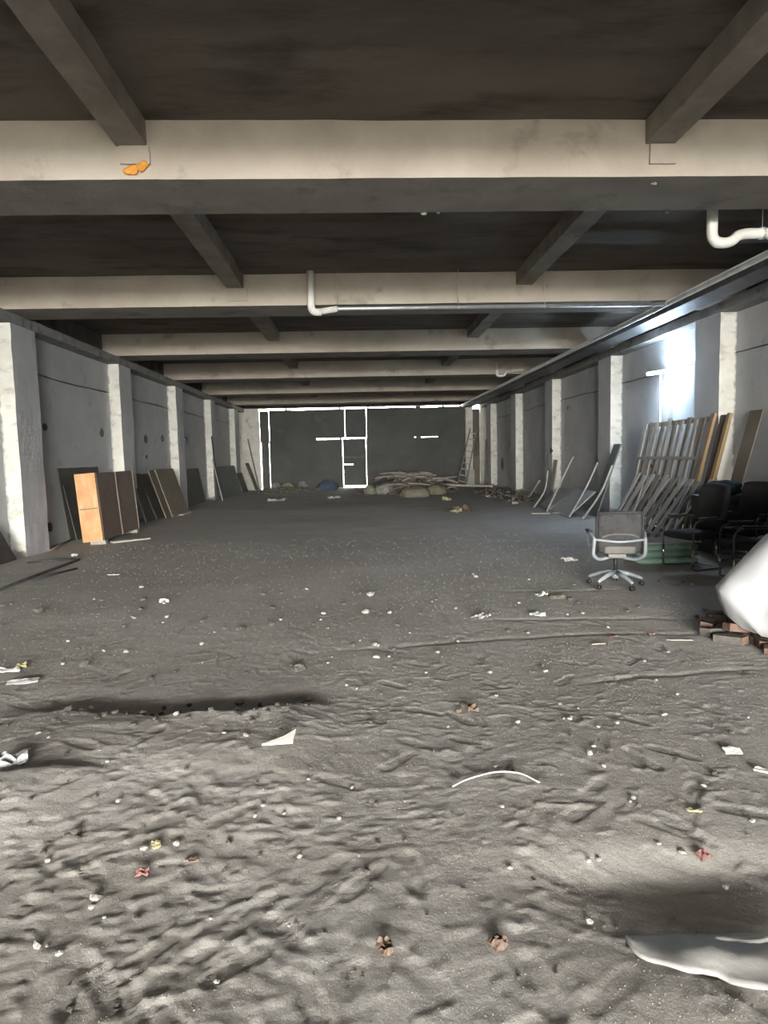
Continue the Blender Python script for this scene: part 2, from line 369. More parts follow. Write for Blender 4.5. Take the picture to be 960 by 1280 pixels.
# patches under the ends of the ribs on the first beam, with orange foam
obj('bearing_patch', rough_box((-1.90, D0-.012, 4.30), (.26, .03, .16), .04, .008), BEAM, ceiling)
obj('bearing_patch', rough_box((2.86, D0-.012, 4.29), (.24, .03, .17), .04, .008), BEAM, ceiling)
obj('bearing_patch', rough_box((-1.88, D0+BAY-.012, 4.28), (.3, .03, .2), .04, .008), BEAM, ceiling)
for dx, dz, s in ((0, 0, .055), (.07, .025, .05), (.1, .045, .04), (-.05, -.01, .04)):
    obj('foam_patch', lump((-1.92+dx, D0-.02, 4.175+dz), (s, .02, s*.8), dx*50, .4), FOAM, ceiling, True)
for u, v, s in ((530, 267, .035), (548, 266, .02), (818, 229, .035), (512, 246, .015), (601, 263, .014)):
    p = fl(u, v, H+.004); obj('plaster_flake', lump(p, (s, s*1.2, s*.35), u, .5, 1), PAPER, ceiling)
p = fl(833, 265, H-.0); obj('drain_hole', lump(p, (.04, .03, .012), 1, .1), DARKMET, ceiling, True)
# side walls: backing, one lower and one upper panel per bay, pillars, ledge
COLY = [y+.22 for y in BEAMY]
def side(name, sgn, xf, xw):
    root = obj(name, B((xw+sgn*.15, (YF+YB)/2+.3, SL/2), (.2, YB-YF+.6, SL+.3)), WALL, kind='structure')
    t = .05
    for k in range(-1, len(COLY)):
        y0 = COLY[k]+BW if k >= 0 else YF; y1 = COLY[k+1] if k+1 < len(COLY) else YB
        if y1-y0 < .3: continue
        for z0, z1 in ((-.15, 3.235), (3.255, 3.95)):
            bm = rough_box((xw+sgn*t/2, (y0+y1)/2, (z0+z1)/2), (t, y1-y0+.03, z1-z0), .45, .006)
            obj('panel', bm, WALL, root)
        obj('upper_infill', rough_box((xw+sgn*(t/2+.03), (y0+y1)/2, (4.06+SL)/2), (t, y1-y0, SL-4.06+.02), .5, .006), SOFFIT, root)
    for y in COLY:
        wd = abs(xw-xf)+.08
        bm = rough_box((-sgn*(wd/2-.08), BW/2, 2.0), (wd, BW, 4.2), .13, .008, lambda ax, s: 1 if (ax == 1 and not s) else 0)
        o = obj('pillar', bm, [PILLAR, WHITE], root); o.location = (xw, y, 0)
    lx = (xw+xf)/2
    obj('ledge', rough_box((lx+sgn*.02, (YF+YB)/2, 4.02), (abs(xw-xf)+.1, YB-YF, .17), .3, .012), LEDGE, root)
    return root
wl = side('wall_left', -1, XL, XWL); wr = side('wall_right', 1, XR, XWR)
def hole_disc(root, X, sgn, u, v, a=.06, b=.1):  # raised dark disc; a wall hole's inner shade is put into its colour
    p = onx(u, v, X); bm = bmesh.new()
    pts = []
    for k in range(14):
        t = 2*PI*k/14; q = 1+.22*mnoise.noise(Vector((math.cos(t)*2+u, math.sin(t)*2, v)))
        pts.append((p.y+a*q*math.cos(t), p.z+b*q*math.sin(t)))
    f0 = [bm.verts.new((X-sgn*.012, y, z)) for y, z in pts]; f1 = [bm.verts.new((X+sgn*.03, y, z)) for y, z in pts]
    bm.faces.new(f0)
    for k in range(14): bm.faces.new((f0[k], f0[(k+1) % 14], f1[(k+1) % 14], f1[k]))
    obj('dark_hole_disc', bm, DARKMET, root)
for u, v, a, b in ((127, 541, .09, .1), (56, 534, .09, .07), (182, 549, .14, .12), (203, 548, .12, .11), (183, 571, .06, .05), (232, 549, .14, .09), (62, 659, .1, .1), (90, 432, .09, .09), (123, 442, .09, .08)):
    hole_disc(wl, XWL, -1, u, v, a, b)
for u, v, a, b in ((689, 563, .1, .1), (628, 580, .22, .3), (877, 448, .05, .03), (710, 510, .05, .05)):
    hole_disc(wr, XWR if v != 563 else XR, 1, u, v, a, b)
# a cable run along each wall at the joint
for root, X, s, z in ((wl, XWL, -1, 3.25), (wr, XWR, 1, 3.25)):
    pts = [(X-s*.015, y, z+.02*math.sin(y*1.7)+.03*mnoise.noise(Vector((y, s, 0)))) for y in np.arange(8, YB, .35)]
    obj('wall_cable', T(pts, .009, 5), DARKMET, root, True)

# far wall of dark sheets hung with open gaps
wb = obj('wall_back', rough_box((.31, YB+.12, 4.34), (12.9, .2, .46), .5, .005), SOFFIT, kind='structure')
def rect(name, u0, v0, u1, v1, Y, th=.02, mat=SHEET, parent=None, z0=None):
    vm = 530 if v0 < 530 else 580
    a = ony(u0, vm, Y); b = ony(u1, vm, Y); a.z = ony(450, v0, Y).z; zb = ony(450, v1, Y).z if z0 is None else z0
    return obj(name, rough_box(((a.x+b.x)/2, Y, (a.z+zb)/2), (b.x-a.x, th, a.z-zb), .5, .002), mat, parent)
for (u0, v0, u1, v1, Y, gnd) in (
    (324.6, 511.6, 336.1, 551, YB, 0), (327.5, 549, 337.3, 615, YB+.04, 1), (336.5, 510.8, 365, 551, YB, 0), (364.3, 511.2, 395, 551, YB+.04, 0), (394.4, 510.8, 431.0, 546.9, YB, 0), (431.3, 510.6, 457.8, 546.9, YB, 0),
    (458.2, 510.3, 518, 549, YB, 0), (517, 511, 548, 547.6, YB+.04, 0), (547, 510.1, 582.5, 549, YB, 0),
    (337.7, 549, 395.6, 614, YB+.04, 1), (395, 548.5, 428.7, 614, YB+.08, 1), (458.3, 547.6, 518, 614, YB+.04, 1), (517.4, 548.3, 548, 614, YB+.08, 1), (547.4, 547, 582.5, 612, YB+.04, 1)):
    rect('sheet', u0, v0, u1, v1, Y, .02, SHEET, wb, -.1 if gnd else None)
for u in (357.5, 424.5, 460, 522.5, 554):
    a = ony(u, 512, YB+.2); wd = .28 if u == 522.5 else .1
    obj('post', B((a.x, YB+.2, 2.0), (wd, .08, 4.3), None, .01), DARKMET, wb)
dr = rect('door_1', 441.5, 548.3, 457.9, 606.5, YB+.05, .03, SHEET); dr['kind'] = 'structure'
rect('door_panel', 429.3, 548.3, 441.6, 579.5, YB+.05, .03, SHEET, dr); rect('door_panel', 429.3, 580.8, 441.6, 606.5, YB+.05, .03, SHEET, dr)
rect('door_rail', 429.6, 570.5, 457.5, 571.8, YB+.02, .03, DARKMET, dr)
# end piers; gap light on the right pair is put into their pale colour
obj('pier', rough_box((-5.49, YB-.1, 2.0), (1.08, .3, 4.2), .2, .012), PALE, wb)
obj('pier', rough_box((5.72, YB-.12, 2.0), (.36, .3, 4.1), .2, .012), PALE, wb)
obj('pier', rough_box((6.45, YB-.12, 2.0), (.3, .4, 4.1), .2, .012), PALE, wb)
obj('niche_board', rough_box((6.1, YB+.1, 1.9), (.5, .05, 4.0), .3, .006), DARKBOARD, wb)

# ------------------------------------------------------------------ pipes under the ceiling
def hang_clip(parent, x, y, z, r, top):
    bm = bmesh.new(); tube(bm, [(x, y, z+r), (x, y, top)], .006, 6)
    tube(bm, [(x-.012, y, z), (x+.012, y, z)], r*1.18, 12); obj('clip', bm, GALV, parent, True)
def elbow(a, b, c, r=.09, n=6):
    a, b, c = map(Vector, (a, b, c)); p = b+(a-b).normalized()*r; q = b+(c-b).normalized()*r
    return [p*(1-t)**2+b*2*t*(1-t)+q*t*t for t in [k/n for k in range(n+1)]]
# white drain pipe behind the first beam
t = empty('drain_pipe', (4.02, 7.3, 4.0)); tag(t, 'thick white plastic drain pipe with a trap elbow, just behind the first wide beam', 'pipe')
L_ = lambda p: tuple(Vector(p)-t.location)
zp = ony(930, 292, 7.3).z; xp = ony(890, 292, 7.3).x
pts = [(xp, 7.3, SL), (xp, 7.3, zp+.12)]+elbow((xp, 7.3, zp+.3), (xp, 7.3, zp-.10), (xp+.3, 7.3, zp-.10), .12)+elbow((xp+.05, 7.3, zp-.1), (xp+.2, 7.3, zp-.1), (xp+.34, 7.3, zp+.0), .06)+elbow((xp+.2, 7.3, zp-.06), (xp+.36, 7.3, zp), (xp+.7, 7.3, zp), .07)+[(xp+.5, 7.3, zp), (6.6, 7.3, zp)]
obj('pipe_run', T([L_(p) for p in pts], .058, 14), PVC, t, True)
for q in (xp+.58, xp+.68): obj('collar', T([L_((q-.02, 7.3, zp)), L_((q+.02, 7.3, zp))], .067, 14), PVC, t, True); hang_clip(t, *L_((q, 7.3, zp)), .058, SL-t.location.z)
for q in (5.6,): hang_clip(t, *L_((q, 7.3, zp)), .058, SL-t.location.z)
# slimmer pipe in front of the second beam
y2 = D0+BAY-.14; zp = ony(600, 383.5, y2).z; xa = ony(389, 383, y2).x; xb = 5.22
t = empty('water_pipe', (xa, y2, zp)); tag(t, 'long thin grey pipe with a dropped elbow running along the second beam', 'pipe')
L_ = lambda p: tuple(Vector(p)-t.location)
obj('pipe_run', T([L_(p) for p in [(xa, y2, SL), (xa, y2, zp+.1)]+elbow((xa, y2, zp+.3), (xa, y2, zp-.05), (xa+.4, y2, zp-.05), .1)+[(xa+.16, y2, zp-.045)]], .06, 12), PVC, t, True)
obj('pipe_run', T([L_(p) for p in [(xa+.14, y2, zp-.045), (xa+.3, y2, zp), (xa+.36, y2, zp), (xb, y2, zp)]], .033, 10), GALV, t, True)
obj('collar', T([L_((xa+.14, y2, zp-.04)), L_((xa+.42, y2, zp))], .05, 12), PVC, t, True)
for u in (422, 573, 681): hang_clip(t, *L_((ony(u, 383, y2).x, y2, zp)), .033, SL-zp)
# little trap on the fourth beam
y4 = D0+BAY*3-.12; a = ony(621, 465, y4)
t = empty('drain_trap', a); tag(t, 'small white trap with short drain pipe, hanging at the fourth beam', 'pipe')
obj('pipe_run', T([(0, 0, .28), (0, 0, .0)]+elbow((0, 0, .2), (0, 0, -.12), (.3, 0, -.12), .1)+elbow((.1, 0, -.12), (.22, 0, -.12), (.3, 0, .02), .06)+[(.3, 0, .02), (.85, 0, .03)], .045, 10), PVC, t, True)
obj('collar', T([(.45, 0, .02), (.55, 0, .025)], .055, 10), PVC, t, True)
# pipe and cable tray running down the hall beneath the beams, by the right wall
y0t, y1t = -2.0, YB-.2
t = empty('long_pipe', (5.22, y0t, 4.02)); tag(t, 'long straight steel pipe running down the hall under the beams beside the cable tray', 'pipe')
obj('pipe_run', T([(0, 0, 0), (0, y1t-y0t, 0)], .048, 10), GALV, t, True)
for y in BEAMY:
    if y > y0t: hang_clip(t, 0, y+.4-y0t, 0, .048, H-4.02+.01)
t = empty('cable_tray', (5.6, y0t, 3.99)); tag(t, 'dark flat cable tray running down the hall beneath the beams near the lamp', 'cable tray')
obj('tray_bottom', B((0, (y1t-y0t)/2, -.03), (.42, y1t-y0t, .012)), DARKMET, t)
for sx in (-.21, .21): obj('tray_side', B((sx, (y1t-y0t)/2, .02), (.014, y1t-y0t, .11)), DARKMET, t)
for y in BEAMY:
    if y > y0t: obj('bracket', B((0, y+.4-y0t, .08), (.46, .05, .06), None, .005), GALV, t)

# ------------------------------------------------------------------ lamp on its stand
LAMP = emit('lit_led_tube', (.62, .80, 1.0), 190)
t = empty('work_light', (6.36, 13.3, gz(6.36, 13.3))); z0 = t.location.z
tag(t, 'lit white LED work light on a thin white stand behind the big slatted frame', 'lamp')
obj('stand_pole', T([(0, 0, .0), (0, 0, 3.19-z0)], .014, 8), PVC, t, True)
obj('stand_foot', B((0, 0, .02), (.24, .3, .03), None, .008), DARKMET, t)
obj('housing', B((-.08, .03, 3.2-z0), (.36, .04, .07), Matrix.Rotation(-.1, 4, 'Y'), .01), GALV, t)
obj('led_tube', T([(-.3, -.03, 3.165-z0), (.14, -.03, 3.225-z0)], .03, 10), LAMP, t, True)

# ------------------------------------------------------------------ left wall: cabinet, boards, panels
def quad_sheet(name, base0, base1, X_top, ztop, th, mat, label, cat, group=None, wob=0):
    """a board standing on two floor points and leaning to X_top at height ztop"""
    b0 = Vector(base0); b1 = Vector(base1); dirv = (b1-b0); ln = dirv.length; e = dirv.normalized()
    mid = (b0+b1)/2; up = Vector((X_top-mid.x, 0, ztop-mid.z)); up = up-e*up.dot(e); hh = up.length; up.normalize(); n = e.cross(up)
    bm = rough_box((0, 0, hh/2), (ln, th, hh), .3, .004 if wob == 0 else wob)
    o = obj(name, bm, mat); R = Matrix((e, n, up)).transposed().to_4x4(); R.translation = mid; o.matrix_world = R
    if label: tag(o, label, cat, group)
    return o
def F(u, v): p = fl(u, v); p.z = gz(p.x, p.y); return p
# dark sheet behind, against the wall
quad_sheet('wall_sheet', (-5.78, 12.9, .08), (-5.78, 14.85, .08), -5.93, 1.5, .02, OLIVE, 'dark olive sheet leaning on the wall behind the orange-ended cabinet', 'sheet')
quad_sheet('wall_sheet', (-5.66, 12.95, .06), (-5.66, 14.4, .06), -5.86, 1.15, .02, DARKBOARD, 'low dark sheet leaning behind the orange-ended cabinet', 'sheet')
# orange-ended cabinet
cb = empty('cabinet', (-5.24, 12.7, gz(-5.24, 13.3)+.06), (0, math.radians(-4), math.radians(1)))
tag(cb, 'tall brown cabinet with an orange plywood end panel, tilted against the left wall', 'cabinet')
LN, CW, CH = 2.2, .38, 1.34
obj('carcass', B((0, LN/2, CH/2), (CW-.02, LN-.04, CH-.02), None, .006), BROWNLAM, cb)
ep = obj('end_panel', rough_box((0, .01, CH/2), (CW+.01, .022, CH), .2, .002), PLY, cb)
obj('rail', B((0, -.006, .7*CH-.29), (CW-.03, .008, .02)), BROWNBOARD, ep)
for k in range(2):
    d = obj('door', B((CW/2+.004, .03+LN/4+k*(LN/2-.01), CH/2), (.02, LN/2-.06, CH-.01), None, .003), BROWNLAM, cb)
    obj('edge_strip', B((CW/2+.008, .03+LN/2-.045+k*(LN/2-.01), CH/2), (.026, .035, CH), None, .003), EDGE, d)
for k, y in enumerate((.1, 2.0)): obj('support_block', B((.08, y, -.05), (.3, .14, .1), None, .01), OLDWOOD, cb)
p0 = F(140, 679); p1 = F(186, 674); bar('plank', p0+Vector((0, 0, .03)), p1+Vector((0, 0, .03)), .16, .03, PALEWOOD, None, jit=.004); o = bpy.context.scene.collection.objects[-1]
tag(o, 'pale plank lying flat on the dirt in front of the brown cabinet', 'plank')
# leaning boards farther on
BL = ((-5.48, 16.6, 17.25, -5.80, 1.28, DARKBOARD, 'black board leaning right behind the brown cabinet'),
      (-5.42, 17.3, 18.5, -5.84, 1.25, DARKBOARD, 'near-black board leaning between the black board and the brown boards'),
      (-5.30, 17.7, 19.0, -5.72, 1.34, BROWNBOARD, 'brown board leaning second from the second pillar, edge showing'),
      (-5.18, 17.9, 19.6, -5.60, 1.36, BROWNBOARD, 'outermost olive-brown board leaning beside the third pillar of the left wall'))
for x, ya, yb, xt, zt, m_, lb in BL:
    quad_sheet('leaning_board', (x, ya, .03), (x, yb, .03), xt, zt, .035, m_, lb, 'board')
for k, (u, v, u2, v2) in enumerate(((222, 642, 238, 641), (226, 647, 236, 644), (208, 647, 214, 644))):
    a = F(u, v); b = F(u2, v2); o = bar('short_plank', a+Vector((0, 0, .03+.03*(k == 1))), b+Vector((0, 0, .03+.03*(k == 1))), .14, .03, OLDWOOD if k != 1 else PALEWOOD, jit=.004)
    tag(o, 'short broken plank at the foot of the leaning brown boards', 'plank', 'short planks below the brown boards')
# at and beyond the fourth pillar
quad_sheet('wall_sheet', (-5.7, 21.6, .05), (-5.7, 24.0, .05), -5.92, 1.3, .02, OLIVE, 'dark sheet against the left wall just before the fourth pillar', 'sheet')
quad_sheet('wall_sheet', (-5.35, 25.4, .05), (-5.35, 29.3, .05), -5.62, 1.32, .03, GREENGREY, 'large green-grey sheet leaning between the fourth and fifth left pillars', 'sheet')
a = F(262, 625); o = bar('pole', (-5.35, 24.75, .03), (-5.6, 25.05, 2.5), .05, .05, DARKMET); tag(o, 'tall dark pole leaning against the fourth left pillar', 'pole')
o = bar('pole', (-5.2, 24.6, .03), (-5.52, 24.65, 1.6), .045, .03, PALEWOOD); tag(o, 'thin pale batten leaning against the fourth left pillar', 'pole')
quad_sheet('wall_sheet', (-5.3, 29.7, .05), (-5.3, 30.9, .05), -5.58, .95, .03, DARKBOARD, 'small dark panel at the foot of the fifth left pillar', 'sheet')
o = bar('pole', (-5.0, 32.5, .0), (-5.5, 32.6, 2.6), .06, .05, OLDWOOD2); tag(o, 'brown timber post leaning in the far left corner', 'pole')
quad_sheet('wall_sheet', (-5.0, 31.3, .05), (-5.0, 32.2, .05), -5.45, 1.4, .03, BROWNBOARD, 'brown scrap board leaning in the far left corner', 'sheet')
# near-left corner: dark sheet at the edge and bars on the floor
quad_sheet('rubber_sheet', (-5.6, 9.5, .05), (-5.6, 10.55, .05), -5.93, .72, .03, DARKMET, 'black sheet leaning on the left wall before the first pillar', 'sheet')
for k, (u, v, u2, v2, m_, lb) in enumerate(((-25, 748, 99, 700, DARKMET, 'long dark steel rod lying by the first left pillar'), (40, 727, 96, 711, DARKMET, 'short dark steel rod lying beside the long rod'),
        (62, 690, 92, 676, OLDWOOD2, 'brown batten lying between the first pillar and the cabinet'), (34, 704, 95, 699, DARKMET, 'thin rod lying across the foot of the first left pillar'))):
    a = F(u, v); b = F(u2, v2); o = obj('steel_rod' if m_ is DARKMET else 'batten', T([Vector((0, 0, 0)), (b-a)*.5+Vector((0, 0, .01)), b-a], .022 if k == 0 else .016, 6), m_, None, True)
    o.location = a+Vector((0, 0, .02)); tag(o, lb, 'rod' if m_ is DARKMET else 'batten')

# ------------------------------------------------------------------ right wall: slatted frame, pallets, planks
fr = empty('slatted_frame', (5.76, 12.28, gz(5.76, 12.28))); tag(fr, 'big weathered slatted wooden frame leaning on the right wall beneath the lamp', 'wooden frame')
FX0, FX1, FZ, FY0, FY1 = 0.0, .46, 2.17, -1.33, 1.33
def fp(y, s, off=0.0): return Vector((FX0+(FX1-FX0)*s-off, y, FZ*s))
nsl = 11
for k in range(nsl):
    y = FY0+.05+(FY1-FY0-.1)*k/(nsl-1)
    bar('slat', fp(y+random.uniform(-.015, .015), .0, .035), fp(y+random.uniform(-.015, .015), .985 if k % 3 else 1.0+random.uniform(0, .03), .035), (.11 if 0 < k < nsl-1 else .12), .03, OLDWOOD2 if k % 2 else OLDWOOD, fr, up=Vector((1, 0, 0)), jit=.003)
for s in (.03, .34, .66, .975): bar('rail', fp(FY0, s, .0 if s != .66 else .07), fp(FY1, s, .0 if s != .66 else .07), .035, .09 if s > .9 else .06, OLDWOOD if s > .5 else OLDWOOD2, fr, jit=.003)
bar('brace', fp(FY0+.2, .1, -.03), fp(FY1-.5, .6, -.03), .03, .06, OLDWOOD2, fr)
# timbers and sheets beside it
TB = ((10.86, 10.92, 5.62, 6.18, 2.2, .08, YELWOOD, 'yellow timber leaning beside the near end of the slatted frame'),
      (10.42, 10.5, 5.62, 6.2, 2.17, .1, YELWOOD, 'broad yellow timber leaning at the outer edge of the board stack'))
for ya, yb, xa_, xb_, z, wd, m_, lb in TB:
    o = bar('timber', (xa_, ya, .04), (xb_, yb, z), wd, .05, m_, up=Vector((1, 0, 0)), jit=.004); tag(o, lb, 'timber')
quad_sheet('plywood_sheet', (5.74, 10.5, .03), (5.74, 10.82, .03), 6.24, 2.16, .02, OLDWOOD2, 'brown sheet leaning between the two yellow timbers', 'sheet')
quad_sheet('plywood_sheet', (5.9, 10.05, .03), (5.9, 10.38, .03), 6.48, 2.2, .02, BROWNBOARD, 'brown-olive sheet leaning behind the broad yellow timber', 'sheet')
def pallet(name, y0, y1, label, n, xb=5.2, xt=5.82, zt=1.06, seed=0):
    rr = random.Random(seed); t = empty(name, (xb, (y0+y1)/2, gz(xb, (y0+y1)/2)-.0)); t['label'] = label; t['category'] = 'pallet'
    def q(y, s, off=0.0): return Vector(((xt-xb)*s-off*.9, y-(y0+y1)/2, zt*s+.02+off*.4))
    for k in range(n):
        y = y0+.04+(y1-y0-.08)*k/(n-1)
        bar('slat', q(y+rr.uniform(-.03, .03), 0, .05), q(y+rr.uniform(-.03, .03), 1+rr.uniform(-.03, .03), .05), .14, .022, OLDWOOD if rr.random() < .75 else OLDWOOD2, t, up=Vector((1, 0, 0)), jit=.003)
    for s in (.08, .42, .85): bar('stringer', q(y0, s), q(y1, s), .05, .07, OLDWOOD, t, jit=.003)
    return t
pallet('pallet', 11.75, 13.0, 'weathered pallet leaning under the lit lamp stand, farther of the two', 5, seed=1)
pallet('pallet', 10.45, 11.68, 'weathered pallet leaning in front of the yellow timbers, nearer the black chairs', 5, xb=5.06, xt=5.78, zt=1.02, seed=2)
for k, (ya, yb, xa_, xb_, z) in enumerate(((10.3, 10.62, 4.95, 5.6, .98), (10.15, 10.2, 4.92, 5.75, 1.1), (11.6, 12.1, 4.92, 5.45, .9))):
    o = bar('loose_slat', (xa_, ya, .03), (xb_, yb, z), .09, .025, OLDWOOD, up=Vector((1, 0, 0)), jit=.004)
    tag(o, 'loose grey slat leaning on the pallets', 'slat', 'loose slats leaning on the pallets')
# boards and scraps between the second and third right pillars
quad_sheet('leaning_board', (5.7, 15.1, .03), (5.7, 15.5, .03), 6.28, 1.75, .03, GREENGREY, 'tall narrow grey-green board leaning at the second right pillar', 'board')
quad_sheet('grey_sheet', (5.05, 15.2, .04), (5.15, 17.0, .04), 5.75, .62, .02, GREYSHEET, 'dusty grey sheet slumped at the second right pillar, behind the office chair', 'sheet')
quad_sheet('grey_sheet', (5.15, 17.1, .04), (5.3, 18.6, .04), 5.85, .55, .02, GREYSHEET, 'dusty grey sheet slumped beyond the second right pillar', 'sheet')
for k, (a, b, lb) in enumerate((((4.9, 16.5, .05), (5.9, 17.4, 1.45), 'crooked pale lath standing tall by the slumped grey sheets'), ((5.0, 15.0, .05), (6.05, 16.0, 1.3), 'pale lath leaning above the nearer slumped sheet'),
        ((5.15, 14.5, .05), (5.95, 14.8, 1.25), 'second pale lath leaning beside the grey-green board'), ((4.95, 17.9, .05), (5.5, 18.4, 1.05), 'short pale lath leaning over the farther slumped sheet'))):
    a, b = Vector(a), Vector(b); mid = (a+b)/2+Vector((.02+.03*k, .03, .03-.03*k))
    o = obj('lath', T(bez([(0, 0, 0), mid-a, b-a], 4), .025, 5), PALEWOOD, None); o.location = a; tag(o, lb, 'lath')
quad_sheet('leaning_board', (6.1, 20.0, .03), (6.1, 20.35, .03), 6.3, 1.35, .03, PALEWOOD, 'pale board leaning at the foot of the third right pillar', 'board')
quad_sheet('leaning_board', (5.9, 22.0, .03), (5.9, 22.25, .03), 6.3, .62, .03, PALEWOOD, 'short white board propped between the third and fourth right pillars', 'board')
a = F(664, 643.5); b = F(688, 643.5); o = bar('plank', a+Vector((0, 0, .03)), b+Vector((0, 0, .03)), .12, .03, PALEWOOD); tag(o, 'white plank lying flat on the dirt near the third right pillar', 'plank')
a = F(691, 643); b = F(706, 643); o = bar('plank', a+Vector((0, 0, .03)), b+Vector((0, 0, .03)), .1, .03, OLDWOOD); tag(o, 'short grey plank lying flat in line with the white plank', 'plank')

# ------------------------------------------------------------------ ladder and timber in the far right corner
la = empty('ladder', (5.1, 31.6, gz(5.1, 31.6))); tag(la, 'wooden ladder leaning in the far right corner by the white pier', 'ladder')
la.rotation_euler = (math.radians(-8), math.radians(14), 0)
for sx in (-.2, .2): bar('stile', (sx*1.1, 0, 0), (sx*.8, 0, 2.95), .07, .05, OLDWOOD2, la)
for k in range(9): bar('rung', (-.2, 0, .25+.31*k), (.2, 0, .25+.31*k), .05, .045, PALEWOOD, la)
o = bar('pole', (6.25, 31.4, 0), (6.38, 31.6, 2.3), .1, .04, OLDWOOD2); tag(o, 'dark plank standing against the white pier in the far right corner', 'plank')
quad_sheet('scrap_board', (5.85, 32.2, .0), (6.15, 32.3, .0), 6.02, 1.5, .04, BROWNBOARD, 'brown board standing behind the ladder in the far corner', 'board')
quad_sheet('scrap_board', (5.5, 32.1, .0), (5.85, 32.1, .0), 5.6, .8, .04, GREYSHEET, 'pale scrap panel standing behind the foot of the ladder', 'board')

# ------------------------------------------------------------------ debris at the far end
def heap(name, c, rx, ry, hh, mat, label, seed):
    bm = bmesh.new(); n = 44; m_ = 16; V = []
    for i in range(m_+1):
        r = i/m_
        V.append([])
        for k in range(n):
            a = 2*PI*k/n; q = Vector((math.cos(a)*r, math.sin(a)*r, seed))
            x = math.cos(a)*r*rx*(1+.2*mnoise.noise(q*2)); y = math.sin(a)*r*ry*(1+.2*mnoise.noise(q*2+Vector((5, 0, 0))))
            z = hh*(1-r**1.5)*(1+.6*mnoise.noise(q*3))+.35*hh*mnoise.noise(q*7)*(1-r*.6)+.2*hh*mnoise.noise(q*17)*(1-r*.5)
            V[-1].append(bm.verts.new((x, y, z if i < m_ else -.08)))
    for i in range(m_):
        for k in range(n):
            try: bm.faces.new((V[i][k], V[i][(k+1) % n], V[i+1][(k+1) % n], V[i+1][k]))
            except ValueError: pass
    bmesh.ops.remove_doubles(bm, verts=bm.verts, dist=.001)
    rr = random.Random(seed)
    for k in range(260):
        a = rr.uniform(0, 2*PI); r = math.sqrt(rr.random())*1.05; s = rr.uniform(.03, .11)
        x, y = math.cos(a)*r*rx, math.sin(a)*r*ry; z = max(0, hh*(1-r**1.5))+rr.uniform(-.02, .05)
        vv = box(bm, (x, y, z), (s*rr.uniform(.6, 2), s*rr.uniform(.6, 2), s*rr.uniform(.3, 1)), Matrix.Rotation(rr.uniform(0, 3), 4, Vector((rr.random(), rr.random(), rr.random()+.1))))
    o = obj(name, bm, mat); o.location = c; tag(o, label, 'rubble', kind='stuff'); return o
heap('rubble_heap', (2.2, 27.6, -.02), 2.2, 1.6, .62, RUBBLE, 'low heap of broken rubble and scraps before the far sheet wall', 3)
heap('rubble_heap', (5.45, 24.8, -.02), .7, 4.2, .18, RUBBLE, 'dark scatter of scraps along the foot of the right wall', 5)
heap('rubble_heap', (-3.3, 30.6, -.02), 1.6, .9, .22, RUBBLE, 'low dark rubble left of the far door', 6)
rr = random.Random(21)
for k in range(30):
    x = 1.2+rr.random()*3.0; y = 26.2+rr.random()*2.0; r = math.hypot((x-2.2)/2.2, (y-27.6)/1.6); z = .7*max(0, 1-r**1.5)+.16
    a = rr.gauss(.25, .5)+(PI if rr.random() < .5 else 0); ln = rr.uniform(.5, 1.9)
    d = Vector((math.cos(a), math.sin(a)*.7, rr.uniform(-.2, .12)))*ln
    m_, lb = ((OLDWOOD, 'grey branch lying on the rubble heap'), (OLDWOOD2, 'dark branch lying on the rubble heap'), (PALEWOOD, 'pale branch lying on the rubble heap'))[(k % 5) % 3]
    o = obj('branch', T(bez([-d*.5, Vector((rr.uniform(-.06, .06), rr.uniform(-.06, .06), .08)), d*.5], 4), [.03]*8+[.015], 6), m_, None, True)
    o.location = (x, y, z); tag(o, lb, 'branch', lb.split()[0]+' branches on the rubble heap')
o = obj('pole', T(bez([(0, 0, .12), (.9, -.3, .06), (2.0, -.7, .03)], 5), .045, 7), PALEWOOD, None, True); o.location = (3.6, 27.3, .2); tag(o, 'long pale bent pole sticking out of the rubble heap towards the ladder', 'pole')
def sack(name, u, v, w_, h_, mat, label, seed, dep=None):
    p = fl(u, v); z = gz(p.x, p.y); bm = bmesh.new(); bmesh.ops.create_icosphere(bm, subdivisions=3, radius=1)
    for q in bm.verts:
        c = q.co.copy(); n = mnoise.noise(c*1.5+Vector((seed*3.7, 0, 0)))*.3+mnoise.noise(c*4+Vector((0, seed, 0)))*.13
        c *= 1+n; zz = c.z if c.z > -.55 else -.55
        q.co = Vector((c.x*w_/2, c.y*(dep or w_*.8)/2, (zz+.55)/1.55*h_))
    o = obj(name, bm, mat); o.location = (p.x, p.y, z-.02)
    for q in o.data.polygons: q.use_smooth = True
    tag(o, label, 'sack'); return o
sack('sack', 410, 613, .95, .5, BLUEBAG, 'dark blue sack lying left of the bright door gap', 1)
sack('sack', 409, 607, .6, .85, TANSACK, 'pale tan sack standing behind the dark blue sack', 2)
sack('sack', 360, 613, .62, .38, YELP, 'dull yellow sack lying near the far left pier', 3)
sack('sack', 378, 612, .5, .45, GREYSACK, 'grey sack between the yellow sack and the dark blue sack', 4)
sack('sack', 345, 614, .5, .45, GREYSACK, 'grey lump of cloth against the far wall beside the yellow sack', 5)
sack('sack', 420, 607, .7, .55, TANSACK, 'tan sack squeezed between the blue sack and the door', 6)
sack('sack', 391, 609, .6, .4, BLUEBAG, 'small dark sack between the grey sack and the blue sack', 7)
sack('sack', 463, 618, .6, .4, TANSACK, 'tan sack at the door end of the rubble heap', 8)
sack('sack', 481, 618, .7, .45, GREYSACK, 'grey-tan cloth bundle on the near end of the rubble heap', 9)
sack('sack', 500, 612, .6, .85, GREYSACK, 'pale crumpled bag standing in the rubble heap', 10)
